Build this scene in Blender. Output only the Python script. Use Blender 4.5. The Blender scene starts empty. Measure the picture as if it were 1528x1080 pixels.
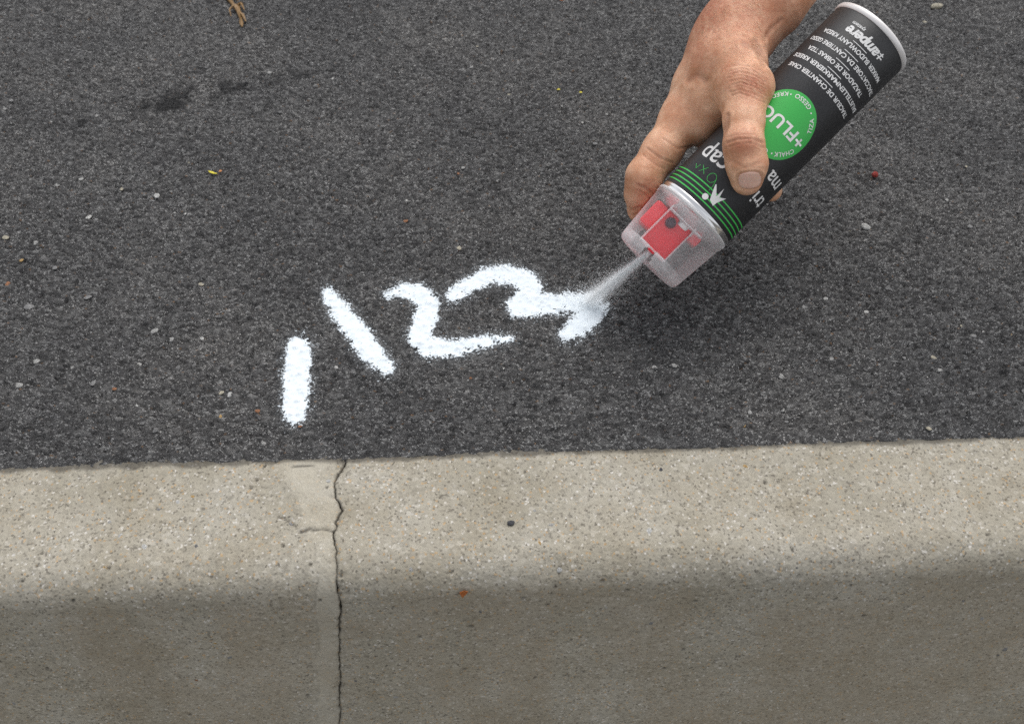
import bpy, bmesh, math, random
import numpy as np
from mathutils import Vector, Matrix

# ------------------------------------------------------------------ camera, sky, sun, exposure
SC = bpy.context.scene
F_PX, PITCH, CAM_H = 1500.0, math.radians(48), 0.565
cam_data = bpy.data.cameras.new("camera")
cam = bpy.data.objects.new("camera", cam_data)
SC.collection.objects.link(cam)
cam.location = (0, 0, CAM_H)
cam.rotation_euler = (math.pi / 2 - PITCH, 0, 0)
cam_data.sensor_width = 36.0
cam_data.lens = 36.0 * F_PX / 1528.0
cam_data.clip_start = 0.01
cam_data.clip_end = 500.0
cam_data.dof.use_dof = True
cam_data.dof.focus_distance = 0.74
cam_data.dof.aperture_fstop = 11.0
SC.camera = cam

SUN_FROM = Vector((0.16, 0.40, 0.90)).normalized()
world = bpy.data.worlds.new("World")
SC.world = world
world.use_nodes = True
wn, wl = world.node_tree.nodes, world.node_tree.links
bg = wn["Background"]
sky_t = wn.new("ShaderNodeTexSky")
sky_t.sky_type = 'NISHITA'
sky_t.sun_disc = False
sky_t.sun_elevation = math.asin(SUN_FROM.z)
sky_t.sun_rotation = math.atan2(SUN_FROM.x, SUN_FROM.y)
sky_t.air_density = 1.0
sky_t.dust_density = 3.0
hs = wn.new("ShaderNodeHueSaturation")            # overcast: the blue is washed out evenly
hs.inputs["Saturation"].default_value = 0.22
wl.new(sky_t.outputs[0], hs.inputs["Color"])
wl.new(hs.outputs[0], bg.inputs["Color"])
bg.inputs["Strength"].default_value = 0.15

sun_d = bpy.data.lights.new("sun", 'SUN')
sun_d.energy = 0.55
sun_d.angle = math.radians(55)
sun_d.color = (1.0, 0.965, 0.92)
sun = bpy.data.objects.new("sun", sun_d)
SC.collection.objects.link(sun)
sun.location = SUN_FROM * 5
sun.rotation_euler = (-SUN_FROM).to_track_quat('-Z', 'Y').to_euler()

SC.view_settings.view_transform = 'Standard'
SC.view_settings.look = 'None'
SC.view_settings.gamma = 1.0
SC.view_settings.use_curve_mapping = False
SC.view_settings.exposure = 0.62
SC.cycles.transparent_max_bounces = 24
SC.cycles.max_bounces = 14
SC.cycles.diffuse_bounces = 10
SC.cycles.use_denoising = False          # keeps the fine grain of stone and skin

# ------------------------------------------------------------------ helpers
rng = np.random.default_rng(7)
random.seed(7)
CAMP = np.array([0, 0, CAM_H])
RT = np.array([1.0, 0, 0])
UP = np.array([0, math.sin(PITCH), math.cos(PITCH)])
FW = np.array([0, math.cos(PITCH), -math.sin(PITCH)])


def sight(x, y):
    return RT * ((x - 764) / F_PX) + UP * ((540 - y) / F_PX) + FW


def P(x, y, d):
    """a place given by its bearing and its distance d in metres"""
    return CAMP + sight(x, y) * d


def G(x, y, z=0.0):
    r = sight(x, y)
    return CAMP + r * ((z - CAM_H) / r[2])


def bearing(q):
    v = np.asarray(q) - CAMP
    d = v @ FW
    return 764 + F_PX * (v @ RT) / d, 540 - F_PX * (v @ UP) / d


def np_mesh(name, v, f):
    v = np.asarray(v, np.float32)
    f = np.asarray(f, np.int32)
    me = bpy.data.meshes.new(name)
    k = f.shape[1]
    me.vertices.add(len(v))
    me.vertices.foreach_set("co", v.ravel())
    me.loops.add(f.size)
    me.loops.foreach_set("vertex_index", f.ravel())
    me.polygons.add(len(f))
    me.polygons.foreach_set("loop_start", np.arange(0, f.size, k, dtype=np.int32))
    me.polygons.foreach_set("use_smooth", np.ones(len(f), bool))
    me.update(calc_edges=True)
    return me


def attr(me, name, vals):
    a = me.attributes.new(name, 'FLOAT', 'POINT')
    a.data.foreach_set("value", np.asarray(vals, np.float32))


def link(name, me, mat=None, parent=None):
    o = bpy.data.objects.new(name, me)
    SC.collection.objects.link(o)
    if mat is not None and me is not None:
        me.materials.append(mat)
    if parent is not None:
        o.parent = parent
    return o


def tag(o, label=None, cat=None, group=None, kind=None):
    for k, v in (("label", label), ("category", cat), ("group", group), ("kind", kind)):
        if v:
            o[k] = v
    return o


def empty(name, loc):
    o = bpy.data.objects.new(name, None)
    o.empty_display_size = 0.03
    o.location = loc
    SC.collection.objects.link(o)
    return o


def grid_faces(nu, nv):
    i = np.arange(nu * nv).reshape(nu, nv)
    return np.stack([i[:-1, :-1], i[1:, :-1], i[1:, 1:], i[:-1, 1:]], -1).reshape(-1, 4)


def _hash(ix, iy, seed):
    h = (ix.astype(np.int64) * 374761393 + iy.astype(np.int64) * 668265263 + seed * 974634777) & 0xFFFFFFFF
    h = ((h ^ (h >> 13)) * 1274126177) & 0xFFFFFFFF
    h = ((h ^ (h >> 16)) * 2246822519) & 0xFFFFFFFF
    return ((h ^ (h >> 15)) & 0xFFFFFF) / float(0x1000000)


def vnoise(x, y, seed=0):
    ix, iy = np.floor(x), np.floor(y)
    fx, fy = x - ix, y - iy
    fx, fy = fx * fx * (3 - 2 * fx), fy * fy * (3 - 2 * fy)
    a, b = _hash(ix, iy, seed), _hash(ix + 1, iy, seed)
    c, d = _hash(ix, iy + 1, seed), _hash(ix + 1, iy + 1, seed)
    return (a * (1 - fx) + b * fx) * (1 - fy) + (c * (1 - fx) + d * fx) * fy


def fbm(x, y, seed=0, n=4):
    s, a = 0, 0.5
    for k in range(n):
        s = s + a * vnoise(x * 2 ** k, y * 2 ** k, seed + k)
        a *= 0.5
    return s / (1 - 0.5 ** n)


def cells(x, y, seed=0, full=False):
    """nearest and second nearest jittered grain, and the random number of the nearest"""
    ix, iy = np.floor(x), np.floor(y)
    f1 = np.full(x.shape, 9.0)
    f2 = np.full(x.shape, 9.0)
    cid = np.zeros(x.shape)
    ox = np.zeros(x.shape)
    oy = np.zeros(x.shape)
    for dx in (-1, 0, 1):
        for dy in (-1, 0, 1):
            jx, jy = ix + dx, iy + dy
            ex, ey = jx + _hash(jx, jy, seed) - x, jy + _hash(jx, jy, seed + 1) - y
            d = np.hypot(ex, ey)
            n = d < f1
            f2 = np.where(n, f1, np.minimum(f2, d))
            cid = np.where(n, _hash(jx, jy, seed + 2), cid)
            f1 = np.where(n, d, f1)
            ox = np.where(n, ex, ox)
            oy = np.where(n, ey, oy)
    return (f1, f2, cid, ox, oy) if full else (f1, f2, cid)


def smooth(e0, e1, x):
    t = np.clip((x - e0) / (e1 - e0), 0, 1)
    return t * t * (3 - 2 * t)


def poly_dist(px, py, pts, w=None):
    """distance to a polyline; with widths, distance minus the local half width"""
    best = np.full(np.shape(px), 1e9)
    for k in range(len(pts) - 1):
        ax, ay = pts[k]
        bx, by = pts[k + 1]
        l2 = (bx - ax) ** 2 + (by - ay) ** 2
        t = np.clip(((px - ax) * (bx - ax) + (py - ay) * (by - ay)) / l2, 0, 1)
        d = np.hypot(px - ax - t * (bx - ax), py - ay - t * (by - ay))
        if w is not None:
            d = d - (w[k] + t * (w[k + 1] - w[k])) * 0.5
        best = np.minimum(best, d)
    return best


# ------------------------------------------------------------------ materials
class NT:
    def __init__(self, name):
        self.m = bpy.data.materials.new(name)
        self.m.use_nodes = True
        self.n, self.l = self.m.node_tree.nodes, self.m.node_tree.links
        self.b = self.n["Principled BSDF"]
        self.out = self.n["Material Output"]
        self._tc = None

    def tc(self):
        if self._tc is None:
            self._tc = self.n.new("ShaderNodeTexCoord")
        return self._tc.outputs["Object"]

    def put(self, sock, v):
        if isinstance(v, bpy.types.NodeSocket):
            self.l.new(v, sock)
        elif v is not None:
            if isinstance(v, (tuple, list)) and len(v) == 3 and sock.type == 'RGBA':
                v = (*v, 1)
            sock.default_value = v

    def noise(self, scale, detail=3, rough=0.55, vec=None, out="Fac"):
        t = self.n.new("ShaderNodeTexNoise")
        self.put(t.inputs["Vector"], vec or self.tc())
        t.inputs["Scale"].default_value = scale
        t.inputs["Detail"].default_value = detail
        t.inputs["Roughness"].default_value = rough
        return t.outputs[out]

    def voro(self, scale, out="Color", feature='F1', vec=None):
        t = self.n.new("ShaderNodeTexVoronoi")
        t.feature = feature
        self.put(t.inputs["Vector"], vec or self.tc())
        t.inputs["Scale"].default_value = scale
        return t.outputs[out]

    def ramp(self, fac, stops, interp='LINEAR'):
        r = self.n.new("ShaderNodeValToRGB")
        r.color_ramp.interpolation = interp
        e = r.color_ramp.elements
        while len(e) < len(stops):
            e.new(0.5)
        for k, (pos, col) in enumerate(stops):
            e[k].position = pos
            e[k].color = (*col, 1) if isinstance(col, (tuple, list)) else (col, col, col, 1)
        self.put(r.inputs[0], fac)
        return r.outputs[0]

    def math(self, op, a, b=None, clamp=False):
        t = self.n.new("ShaderNodeMath")
        t.operation = op
        t.use_clamp = clamp
        self.put(t.inputs[0], a)
        if b is not None:
            self.put(t.inputs[1], b)
        return t.outputs[0]

    def mix(self, fac, a, b, mode='MIX'):
        t = self.n.new("ShaderNodeMix")
        t.data_type = 'RGBA'
        t.blend_type = mode
        self.put(t.inputs[0], fac)
        self.put(t.inputs[6], a)
        self.put(t.inputs[7], b)
        return t.outputs[2]

    def sep(self, c, k=0):
        t = self.n.new("ShaderNodeSeparateColor")
        self.l.new(c, t.inputs[0])
        return t.outputs[k]

    def at(self, name):
        t = self.n.new("ShaderNodeAttribute")
        t.attribute_name = name
        return t.outputs["Fac"]

    def bump(self, h, strength=0.5, dist=0.001, normal=None):
        t = self.n.new("ShaderNodeBump")
        t.inputs["Strength"].default_value = strength
        t.inputs["Distance"].default_value = dist
        self.l.new(h, t.inputs["Height"])
        if normal:
            self.l.new(normal, t.inputs["Normal"])
        return t.outputs[0]

    def done(self, color=None, rough=None, normal=None, **kw):
        self.put(self.b.inputs["Base Color"], color)
        self.put(self.b.inputs["Roughness"], rough)
        if normal is not None:
            self.l.new(normal, self.b.inputs["Normal"])
        for k, v in kw.items():
            self.put(self.b.inputs[k], v)
        return self.m


def plain(name, col, rough=0.5, metal=0.0, var=0.06, scale=180, bump=0.0, **kw):
    t = NT(name)
    n = t.noise(scale, 3)
    c = t.mix(n, tuple(max(0, x * (1 - var)) for x in col), tuple(min(1, x * (1 + var)) for x in col))
    return t.done(c, rough, t.bump(n, bump, 0.0005) if bump else None, Metallic=metal, **kw)


def asphalt_mat(name="asphalt", tone=1.0):
    t = NT(name)
    warp = t.n.new("ShaderNodeVectorMath")
    warp.operation = 'ADD'
    mp = t.n.new("ShaderNodeMapping")
    mp.inputs["Scale"].default_value = (1.0, 1.55, 1.0)
    t.l.new(t.tc(), mp.inputs[0])
    t.l.new(mp.outputs[0], warp.inputs[0])
    wv = t.n.new("ShaderNodeVectorMath")
    wv.operation = 'SCALE'
    wv.inputs[3].default_value = 0.0016
    t.l.new(t.noise(320, 2, out="Color"), wv.inputs[0])
    t.l.new(wv.outputs[0], warp.inputs[1])
    wp = warp.outputs[0]
    big = t.voro(270, vec=wp)
    fine = t.voro(520, vec=wp)
    tiny = t.voro(950, vec=wp)
    base = t.ramp(t.sep(big, 0), [(0.0, (0.058, 0.0565, 0.056)), (0.6, (0.080, 0.078, 0.077)), (0.92, (0.102, 0.100, 0.098)), (0.96, (0.15, 0.148, 0.145)), (1.0, (0.25, 0.247, 0.24))])
    base = t.mix(t.ramp(t.sep(fine, 1), [(0.82, 0.0), (0.90, 0.8)]), base, (0.165, 0.163, 0.16))
    base = t.mix(t.ramp(t.sep(fine, 2), [(0.94, 0.0), (0.96, 0.85)]), base, (0.30, 0.297, 0.288))
    base = t.mix(t.ramp(t.sep(tiny, 2), [(0.925, 0.0), (0.95, 0.85)]), base, (0.40, 0.396, 0.385))
    base = t.mix(t.ramp(t.sep(fine, 0), [(0.994, 0.0), (0.996, 0.6)]), base, (0.24, 0.14, 0.07))
    coarse = t.voro(135, vec=wp)
    base = t.mix(t.ramp(t.sep(coarse, 0), [(0.90, 0.0), (0.915, 0.55)], 'LINEAR'), base, (0.155, 0.152, 0.148))
    base = t.mix(t.ramp(t.sep(coarse, 1), [(0.0, 0.55), (0.10, 0.4), (0.12, 0.0)]), base, (0.036, 0.035, 0.035))
    worn = t.ramp(t.noise(7, 4, 0.6), [(0.32, (0.88, 0.885, 0.90)), (0.5, (1.11, 1.11, 1.11)), (0.7, (1.38, 1.36, 1.33))])
    base = t.mix(1.0, base, worn, 'MULTIPLY')
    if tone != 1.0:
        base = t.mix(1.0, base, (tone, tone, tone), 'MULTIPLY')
    base = t.mix(t.at("stain"), base, (0.016, 0.016, 0.017))
    gap = t.ramp(t.voro(270, "Distance", 'DISTANCE_TO_EDGE', wp), [(0.0, 0.0), (0.14, 1.0)])
    gap2 = t.ramp(t.voro(520, "Distance", 'DISTANCE_TO_EDGE', wp), [(0.0, 0.0), (0.16, 1.0)])
    step = t.math('ADD', t.math('MULTIPLY', t.sep(fine, 0), 0.5), t.math('ADD', t.math('MULTIPLY', gap, 0.5), t.math('MULTIPLY', gap2, 0.5)))
    h = t.math('ADD', step, t.math('MULTIPLY', t.noise(430, 6, 0.72, wp), 3.2))
    n = t.bump(h, 1.0, 0.0011)
    return t.done(base, t.ramp(t.sep(tiny, 0), [(0, 0.5), (1, 0.85)]), n, **{"Specular IOR Level": 0.4})


def concrete_mat():
    t = NT("kerb_concrete")
    cl = t.noise(14, 4)
    base = t.ramp(cl, [(0.3, (0.298, 0.277, 0.222)), (0.52, (0.350, 0.326, 0.268)), (0.75, (0.386, 0.363, 0.304))])
    g1 = t.sep(t.voro(380), 0)
    base = t.mix(t.ramp(g1, [(0.0, 0.5), (0.3, 0.0)]), base, (0.20, 0.187, 0.155))
    base = t.mix(t.ramp(t.noise(5, 3), [(0.35, 0.0), (0.7, 0.3)]), base, (0.27, 0.25, 0.195))
    base = t.mix(t.ramp(t.noise(230, 4, 0.6), [(0.42, 0.0), (0.72, 0.5)]), base, (0.24, 0.22, 0.18))
    base = t.mix(t.ramp(g1, [(0.90, 0.0), (0.97, 0.35)]), base, (0.50, 0.475, 0.42))
    g2 = t.voro(760)
    base = t.mix(t.ramp(t.sep(g2, 0), [(0.0, 0.85), (0.18, 0.0)]), base, (0.12, 0.108, 0.088))
    base = t.mix(t.ramp(t.sep(g2, 1), [(0.962, 0.0), (0.98, 0.65)]), base, (0.58, 0.56, 0.52))
    base = t.mix(t.ramp(t.sep(g2, 2), [(0.965, 0.0), (0.97, 0.55)]), base, (0.42, 0.27, 0.12))
    base = t.mix(t.math('MULTIPLY', t.at("patch"), t.ramp(t.noise(60, 4), [(0.3, 0.3), (0.65, 0.95)])), base, (0.405, 0.38, 0.315))
    mott = t.ramp(t.noise(22, 5, 0.65), [(0.30, (0.88, 0.845, 0.79)), (0.5, (1.0, 0.985, 0.965)), (0.68, (1.06, 1.06, 1.07))])
    base = t.mix(1.0, base, mott, 'MULTIPLY')
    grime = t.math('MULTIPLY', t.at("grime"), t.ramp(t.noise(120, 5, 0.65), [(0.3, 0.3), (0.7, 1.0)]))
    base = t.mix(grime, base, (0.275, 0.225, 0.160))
    base = t.mix(t.at("dirt"), base, (0.045, 0.04, 0.033))
    h = t.math('ADD', t.math('MULTIPLY', t.voro(420, "Distance"), -0.7), t.noise(600, 5, 0.65))
    n = t.bump(h, 0.55, 0.0009)
    return t.done(base, 0.86, n, **{"Specular IOR Level": 0.3})


M = {}
M["asphalt"] = asphalt_mat()
M["asphalt_shade"] = asphalt_mat("shade_toned_asphalt", 0.66)  # flat far sheets: the relief's self-shadowing is painted in as a darker tone
M["concrete"] = concrete_mat()


def paint_mat():
    t = NT("chalk_paint")
    n = t.math('SUBTRACT', t.noise(620, 3, 0.6), 0.5)
    n2 = t.math('SUBTRACT', t.noise(210, 2), 0.5)
    c = t.math('ADD', t.at("cover"), t.math('ADD', t.math('MULTIPLY', n, 1.9), t.math('MULTIPLY', n2, 0.8)))
    alpha = t.ramp(c, [(0.34, 0.0), (0.62, 1.0)])
    mist = t.math('MULTIPLY', t.at("cover"), 0.42)
    alpha = t.math('MAXIMUM', alpha, t.math('MULTIPLY', mist, t.ramp(t.voro(1500, "Distance"), [(0.1, 1.0), (0.5, 0.25)])))
    col = t.mix(t.noise(260, 4), (0.62, 0.68, 0.72), (0.71, 0.765, 0.795))
    b = t.bump(t.noise(900, 4), 0.35, 0.0005)
    return t.done(col, 0.9, b, Alpha=alpha)


M["paint"] = paint_mat()

# ------------------------------------------------------------------ the ground, in the kerb's own frame
KA, KB = G(0, 700), G(1528, 650)
KD = (KB - KA) / np.linalg.norm(KB - KA)            # along the kerb
KN = np.array([-KD[1], KD[0], 0.0])                 # away from the viewer, over the pavement
K0 = KA + KD * (KD @ (G(764, 676) - KA))


def kw(u, v, z):
    u, v, z = np.broadcast_arrays(np.asarray(u, float), np.asarray(v, float), np.asarray(z, float))
    return K0 + u[..., None] * KD + v[..., None] * KN + z[..., None] * np.array([0, 0, 1.0])


def uv_of(q):
    q = np.asarray(q) - K0
    return q @ KD, q @ KN


def pave_height(u, v):
    w = 0.0016 * (vnoise(u * 230, v * 330, 31) - 0.5)
    uu, vv = u + w, (v - w) * 1.55
    h = 0.0
    for size, seed, amp, tilt, dome in ((0.0058, 3, 0.0011, 0.26, 0.0004), (0.0035, 11, 0.0012, 0.36, 0.0004)):
        f1, f2, c, ox, oy = cells(uu / size, vv / size, seed, True)
        a = c * 53.0
        h = h + (c - 0.5) * amp + size * tilt * (ox * np.cos(a) + oy * np.sin(a)) * 0.9
        h = h + dome * smooth(0.02, 0.22, f2 - f1)
    h = h + 0.0022 * (fbm(uu / 0.0046, vv / 0.0046, 17, 3) - 0.5)
    h = h - 0.0012 * smooth(0.66, 0.84, vnoise(uu / 0.0036, vv / 0.0036, 77))
    h = h + 0.0018 * (fbm(u / 0.07, v / 0.07, 5, 3) - 0.5)
    edge = np.clip(v / 0.010, 0, 1)
    return h * (0.45 + 0.55 * edge) + 0.0012 - 0.0036 * (1 - edge) ** 2


DU = 0.0010
us = np.arange(-0.635, 0.635, DU)
vs = np.arange(-0.001, 0.665, DU)
U, V = np.meshgrid(us, vs, indexing='ij')
V = V.copy()
V[:, 0] += 0.0034 * (fbm(us / 0.012, us * 0, 9, 3) - 0.5) + 0.0012 * (vnoise(us / 0.003, us * 0, 19) - 0.5)
V[:, 1] = np.maximum(V[:, 1], V[:, 0] + 0.0006)
Hh = pave_height(U, V)
Hh[:, 0] = -0.010
pv = kw(U, V, Hh)
pe = np_mesh("pavement", pv.reshape(-1, 3), grid_faces(*U.shape))
qx = pv.reshape(-1, 3) - CAMP
dd = qx @ FW
PX, PY = (764 + F_PX * (qx @ RT) / dd), (540 - F_PX * (qx @ UP) / dd)      # bearings of the surface points
blot = fbm(U.ravel() / 0.018, V.ravel() / 0.012, 55, 4)
tar = [(0, 192), (60, 188), (150, 180), (210, 168), (255, 150), (330, 133), (460, 108)]
tw = [6, 10, 16, 20, 40, 22, 14]
stain = 0.85 * smooth(6, -6, poly_dist(PX, PY, tar, tw)) * smooth(0.55, 0.66, blot)
stain = np.maximum(stain, smooth(15, 3, poly_dist(PX, PY, [(240, 160), (258, 152), (276, 146)])) * smooth(0.28, 0.46, blot))
attr(pe, "stain", np.clip(stain, 0, 0.9))
pavement = link("pavement", pe, M["asphalt"])
tag(pavement, "dark grey coarse asphalt footway behind the kerb", None, None, "structure")


def sheet(name, pts, z, mat):
    me = bpy.data.meshes.new(name)
    me.from_pydata([tuple(kw(u, v, z)) for u, v in pts], [], [tuple(range(len(pts)))])
    return link(name, me, mat)


# the same surfaces going on outside the near stretch (four sheets that butt against the relief)
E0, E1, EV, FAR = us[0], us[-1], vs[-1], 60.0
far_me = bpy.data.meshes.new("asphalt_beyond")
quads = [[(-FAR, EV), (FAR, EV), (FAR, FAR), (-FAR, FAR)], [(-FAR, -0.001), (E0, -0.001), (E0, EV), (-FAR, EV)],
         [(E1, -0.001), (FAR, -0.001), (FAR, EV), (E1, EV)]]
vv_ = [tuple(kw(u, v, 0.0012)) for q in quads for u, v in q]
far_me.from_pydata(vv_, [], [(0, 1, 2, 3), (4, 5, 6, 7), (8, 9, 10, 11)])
link("asphalt_beyond", far_me, M["asphalt_shade"], pavement)

# ------------------------------------------------------------------ kerb: two concrete stones and the joint between them
ZT, VT, RR = -0.0015, -0.074, 0.024
prof_n = []
for k in range(65):
    v = 0.010 + (VT - 0.010) * k / 64
    prof_n.append((v, ZT - 0.0 * k, 0.0))
arc = 26
for k in range(1, arc + 1):
    t = math.radians(84) * k / arc
    prof_n.append((VT - RR * math.sin(t), ZT - RR * (1 - math.cos(t)), t))
v_, z_, t_ = prof_n[-1]
nf = 215
for k in range(1, nf + 1):
    zz = z_ - 0.300 * k / nf
    prof_n.append((v_ - (z_ - zz) * math.tan(math.radians(6)), zz, t_))
prof = np.array(prof_n)
arc_s = np.concatenate([[0], np.cumsum(np.hypot(np.diff(prof[:, 0]), np.diff(prof[:, 1])))])


def kerb_hit(x, y):
    """where a line of sight meets the kerb: (u along, s over the profile)"""
    r = sight(x, y)
    best = None
    dirv, dirz = r @ KN, r[2]
    o_v, o_z, o_u = (CAMP - K0) @ KN, CAM_H, (CAMP - K0) @ KD
    k = (prof[:, 0] - o_v) / dirv if abs(dirv) > 1e-9 else None
    zz = o_z + dirz * k
    diff = zz - prof[:, 1]
    # on the flat top v changes slowly: use height crossing instead
    kt = (ZT - o_z) / dirz
    vt = o_v + dirv * kt
    if vt > VT:
        return o_u + (r @ KD) * kt, float(np.interp(-vt, -prof[:65, 0], arc_s[:65]))
    i = 64 + int(np.argmin(np.abs(diff[64:])))
    return o_u + (r @ KD) * k[i], float(arc_s[i])


crack_px = [(511, 676, 22), (514, 688, 5), (505, 703, 1.8), (497, 722, 2.0), (499, 740, 1.6), (506, 756, 3.2), (508, 766, 2.6), (500, 780, 2.6), (497, 792, 4.2),
            (499, 815, 1.6), (502, 840, 1.4), (503, 860, 2.0), (505, 880, 2.2), (507, 900, 5.5), (509, 912, 4.5), (506, 925, 1.5), (506, 960, 1.3), (507, 1000, 1.5), (507, 1080, 1.4), (507, 1300, 1.4)]
ck = sorted([(kerb_hit(x, y)[1], kerb_hit(x, y)[0], w) for x, y, w in crack_px])
ck_s, ck_u, ck_w = (np.array(c) for c in zip(*ck))
crack_u = np.interp(arc_s, ck_s, ck_u) + (0.0022 + 0.0030 * (arc_s < 0.085)) * (fbm(arc_s / 0.0065, arc_s * 0, 3, 4) - 0.5)
crack_w = np.interp(arc_s, ck_s, ck_w) * 0.00026 * np.clip(2.6 * fbm(arc_s / 0.006, arc_s * 0, 23, 3) - 0.45, 0.12, 2.2)
SIDE = [[(445, 791), (455, 788), (468, 790), (480, 788), (498, 792)], [(415, 770), (430, 776), (442, 785)], [(435, 695), (452, 694), (468, 695)], [(471, 812), (474, 850), (472, 905), (475, 960), (473, 1020), (474, 1090)]]


def make_stone(u_lo, u_hi, joint_side, extra_u):
    n = len(prof)
    L = abs(u_hi - u_lo)
    m = int(0.72 / 0.0013)
    a = np.linspace(0, 1, m)[:, None]
    if joint_side == 'hi':
        hi = (crack_u - crack_w / 2)[None, :]
        lo = np.full((1, n), u_lo)
    else:
        lo = (crack_u + crack_w / 2)[None, :]
        hi = np.full((1, n), u_hi)
    Us = lo + (hi - lo) * a
    S = np.broadcast_to(arc_s[None, :], Us.shape)
    T = np.broadcast_to(prof[None, :, 2], Us.shape)
    f1, f2, c1 = cells(Us / 0.0042, S / 0.0042, 21)
    d = 0.00034 * np.clip(1 - (f1 / 0.6) ** 2, -0.5, 1) * (c1 - 0.25)
    pit1, _, pc = cells(Us / 0.0105, S / 0.0105, 41)
    d = d - 0.0016 * (pc > 0.95) * smooth(0.17, 0.05, pit1)
    d = d + 0.0007 * (fbm(Us / 0.009, S / 0.009, 44, 4) - 0.5) + 0.0022 * (fbm(Us / 0.07, S / 0.05, 47, 3) - 0.5)
    dist = np.abs(Us - crack_u[None, :])
    d = d - 0.0012 * np.exp(-(dist / 0.0010) ** 2)
    arris = np.exp(-((S - 0.100) / 0.014) ** 2)
    d = d - 0.0006 * arris * smooth(0.60, 0.72, fbm(Us / 0.022, S / 0.016, 141, 4)) + 0.0025 * arris * (fbm(Us / 0.16, S / 0.2, 143, 3) - 0.5)
    d = d - 0.0022 * np.exp(-(dist / 0.0050) ** 2) * smooth(0.52, 0.64, fbm(Us / 0.007, S / 0.007, 151, 4))
    base = kw(Us, prof[None, :, 0] - np.sin(T) * 0, prof[None, :, 1])
    nrm = -np.sin(T)[..., None] * KN + np.cos(T)[..., None] * np.array([0, 0, 1.0])
    q = (base.reshape(-1, 3) - CAMP)
    dep = q @ FW
    px, py = (764 + F_PX * (q @ RT) / dep), (540 - F_PX * (q @ UP) / dep)
    px, py = px.reshape(Us.shape), py.reshape(Us.shape)
    wob = 10 * (fbm(Us / 0.01, S / 0.01, 61, 3) - 0.5)
    dirt = 0.75 * np.exp(-(dist / 0.0008) ** 2) * (0.4 + 0.6 * smooth(0.35, 0.6, fbm(Us / 0.008, S / 0.008, 63, 3)))
    for ns, sidec in enumerate(SIDE):
        cd = poly_dist(px + wob, py + wob, sidec)
        gap_n = smooth(0.40, 0.62, fbm(Us / 0.012, S / 0.012, 97 + ns, 3)) if ns == 3 else 1.0
        d = d - (0.0005 if ns == 3 else 0.0013) * np.exp(-(cd / 2.2) ** 2) * gap_n
        dirt = np.maximum(dirt, (0.30 if ns == 3 else 0.8) * np.exp(-(cd / 1.6) ** 2) * gap_n)
    dirt = np.maximum(dirt, 0.8 * (pc > 0.97) * smooth(0.16, 0.06, pit1))
    # the top edge against the asphalt is dirty in places
    dirt = np.maximum(dirt, 0.7 * smooth(0.0138, 0.0105, S + 0.004 * (fbm(Us / 0.012, S / 0.012, 71, 3) - 0.5)))
    patch = np.zeros(Us.shape)
    if joint_side == 'hi':
        patch = smooth(9, -6, poly_dist(px + wob, py + wob, [(455, 695), (480, 760), (478, 786)], [70, 48, 46]))
        patch = np.maximum(patch, 0.75 * smooth(9, -6, poly_dist(px + 2 * wob, py + wob, [(487, 796), (487, 870)], [34, 34])))
        patch = np.maximum(patch, 0.8 * smooth(8, -6, poly_dist(px + 2 * wob, py + wob, [(489, 870), (488, 1100)], [32, 36])))
        d = np.where(patch > 0.5, d * 0.7, d)
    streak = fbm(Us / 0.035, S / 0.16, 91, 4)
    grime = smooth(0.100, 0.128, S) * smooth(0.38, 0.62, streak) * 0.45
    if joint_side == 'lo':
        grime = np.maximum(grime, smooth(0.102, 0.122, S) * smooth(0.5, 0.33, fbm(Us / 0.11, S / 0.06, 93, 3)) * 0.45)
    co = base + nrm * d[..., None]
    # turn the end of the stone into the joint
    wall = co[-1 if joint_side == 'hi' else 0] - nrm[0] * 0.022
    if joint_side == 'hi':
        co = np.concatenate([co, wall[None]], 0)
        ext = co[:1] - KD * extra_u
        co = np.concatenate([ext, co], 0)
        pad = lambda z, w: np.concatenate([z[:1], z, np.full((1, n), w)], 0)
    else:
        co = np.concatenate([wall[None], co], 0)
        ext = co[-1:] + KD * extra_u
        co = np.concatenate([co, ext], 0)
        pad = lambda z, w: np.concatenate([np.full((1, n), w), z, z[-1:]], 0)
    dirt, patch, grime = pad(dirt, 0.95), pad(patch, 0), pad(grime, 0)
    f = grid_faces(co.shape[0], n)[:, ::-1]
    me = np_mesh("kerb_stone", co.reshape(-1, 3), f)
    attr(me, "dirt", np.clip(dirt, 0, 1).ravel())
    attr(me, "patch", patch.ravel())
    attr(me, "grime", grime.ravel())
    return me


kerb = empty("kerb", tuple(K0))
tag(kerb, "pale beige concrete kerb edging the asphalt", None, None, "structure")
u_c = float(np.interp(0.05, arc_s, crack_u))
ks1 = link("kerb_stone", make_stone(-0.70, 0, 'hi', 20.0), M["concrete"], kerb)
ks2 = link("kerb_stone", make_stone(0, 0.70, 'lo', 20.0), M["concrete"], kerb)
for o in (ks1, ks2):
    o.matrix_parent_inverse = Matrix.Translation(Vector(-K0))
ks1["label"] = "kerb stone with a smooth mortar patch and fine cracks at its end"

# the carriageway below the kerb and the earth under everything
bounce_slab = sheet("bounce_slab", [(-FAR, -0.45), (FAR, -0.45), (FAR, -0.05), (-FAR, -0.05)], -0.262, M["concrete"])  # out of view, added to bounce light up onto the kerb front
tag(bounce_slab, "unseen pale concrete slab added at the foot of the kerb to bounce light", None, None, "structure")
road = sheet("road", [(-FAR, -FAR), (FAR, -FAR), (FAR, -0.40), (-FAR, -0.40)], -0.270, M["asphalt"])
tag(road, "asphalt road at the foot of the kerb", None, None, "structure")


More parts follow.
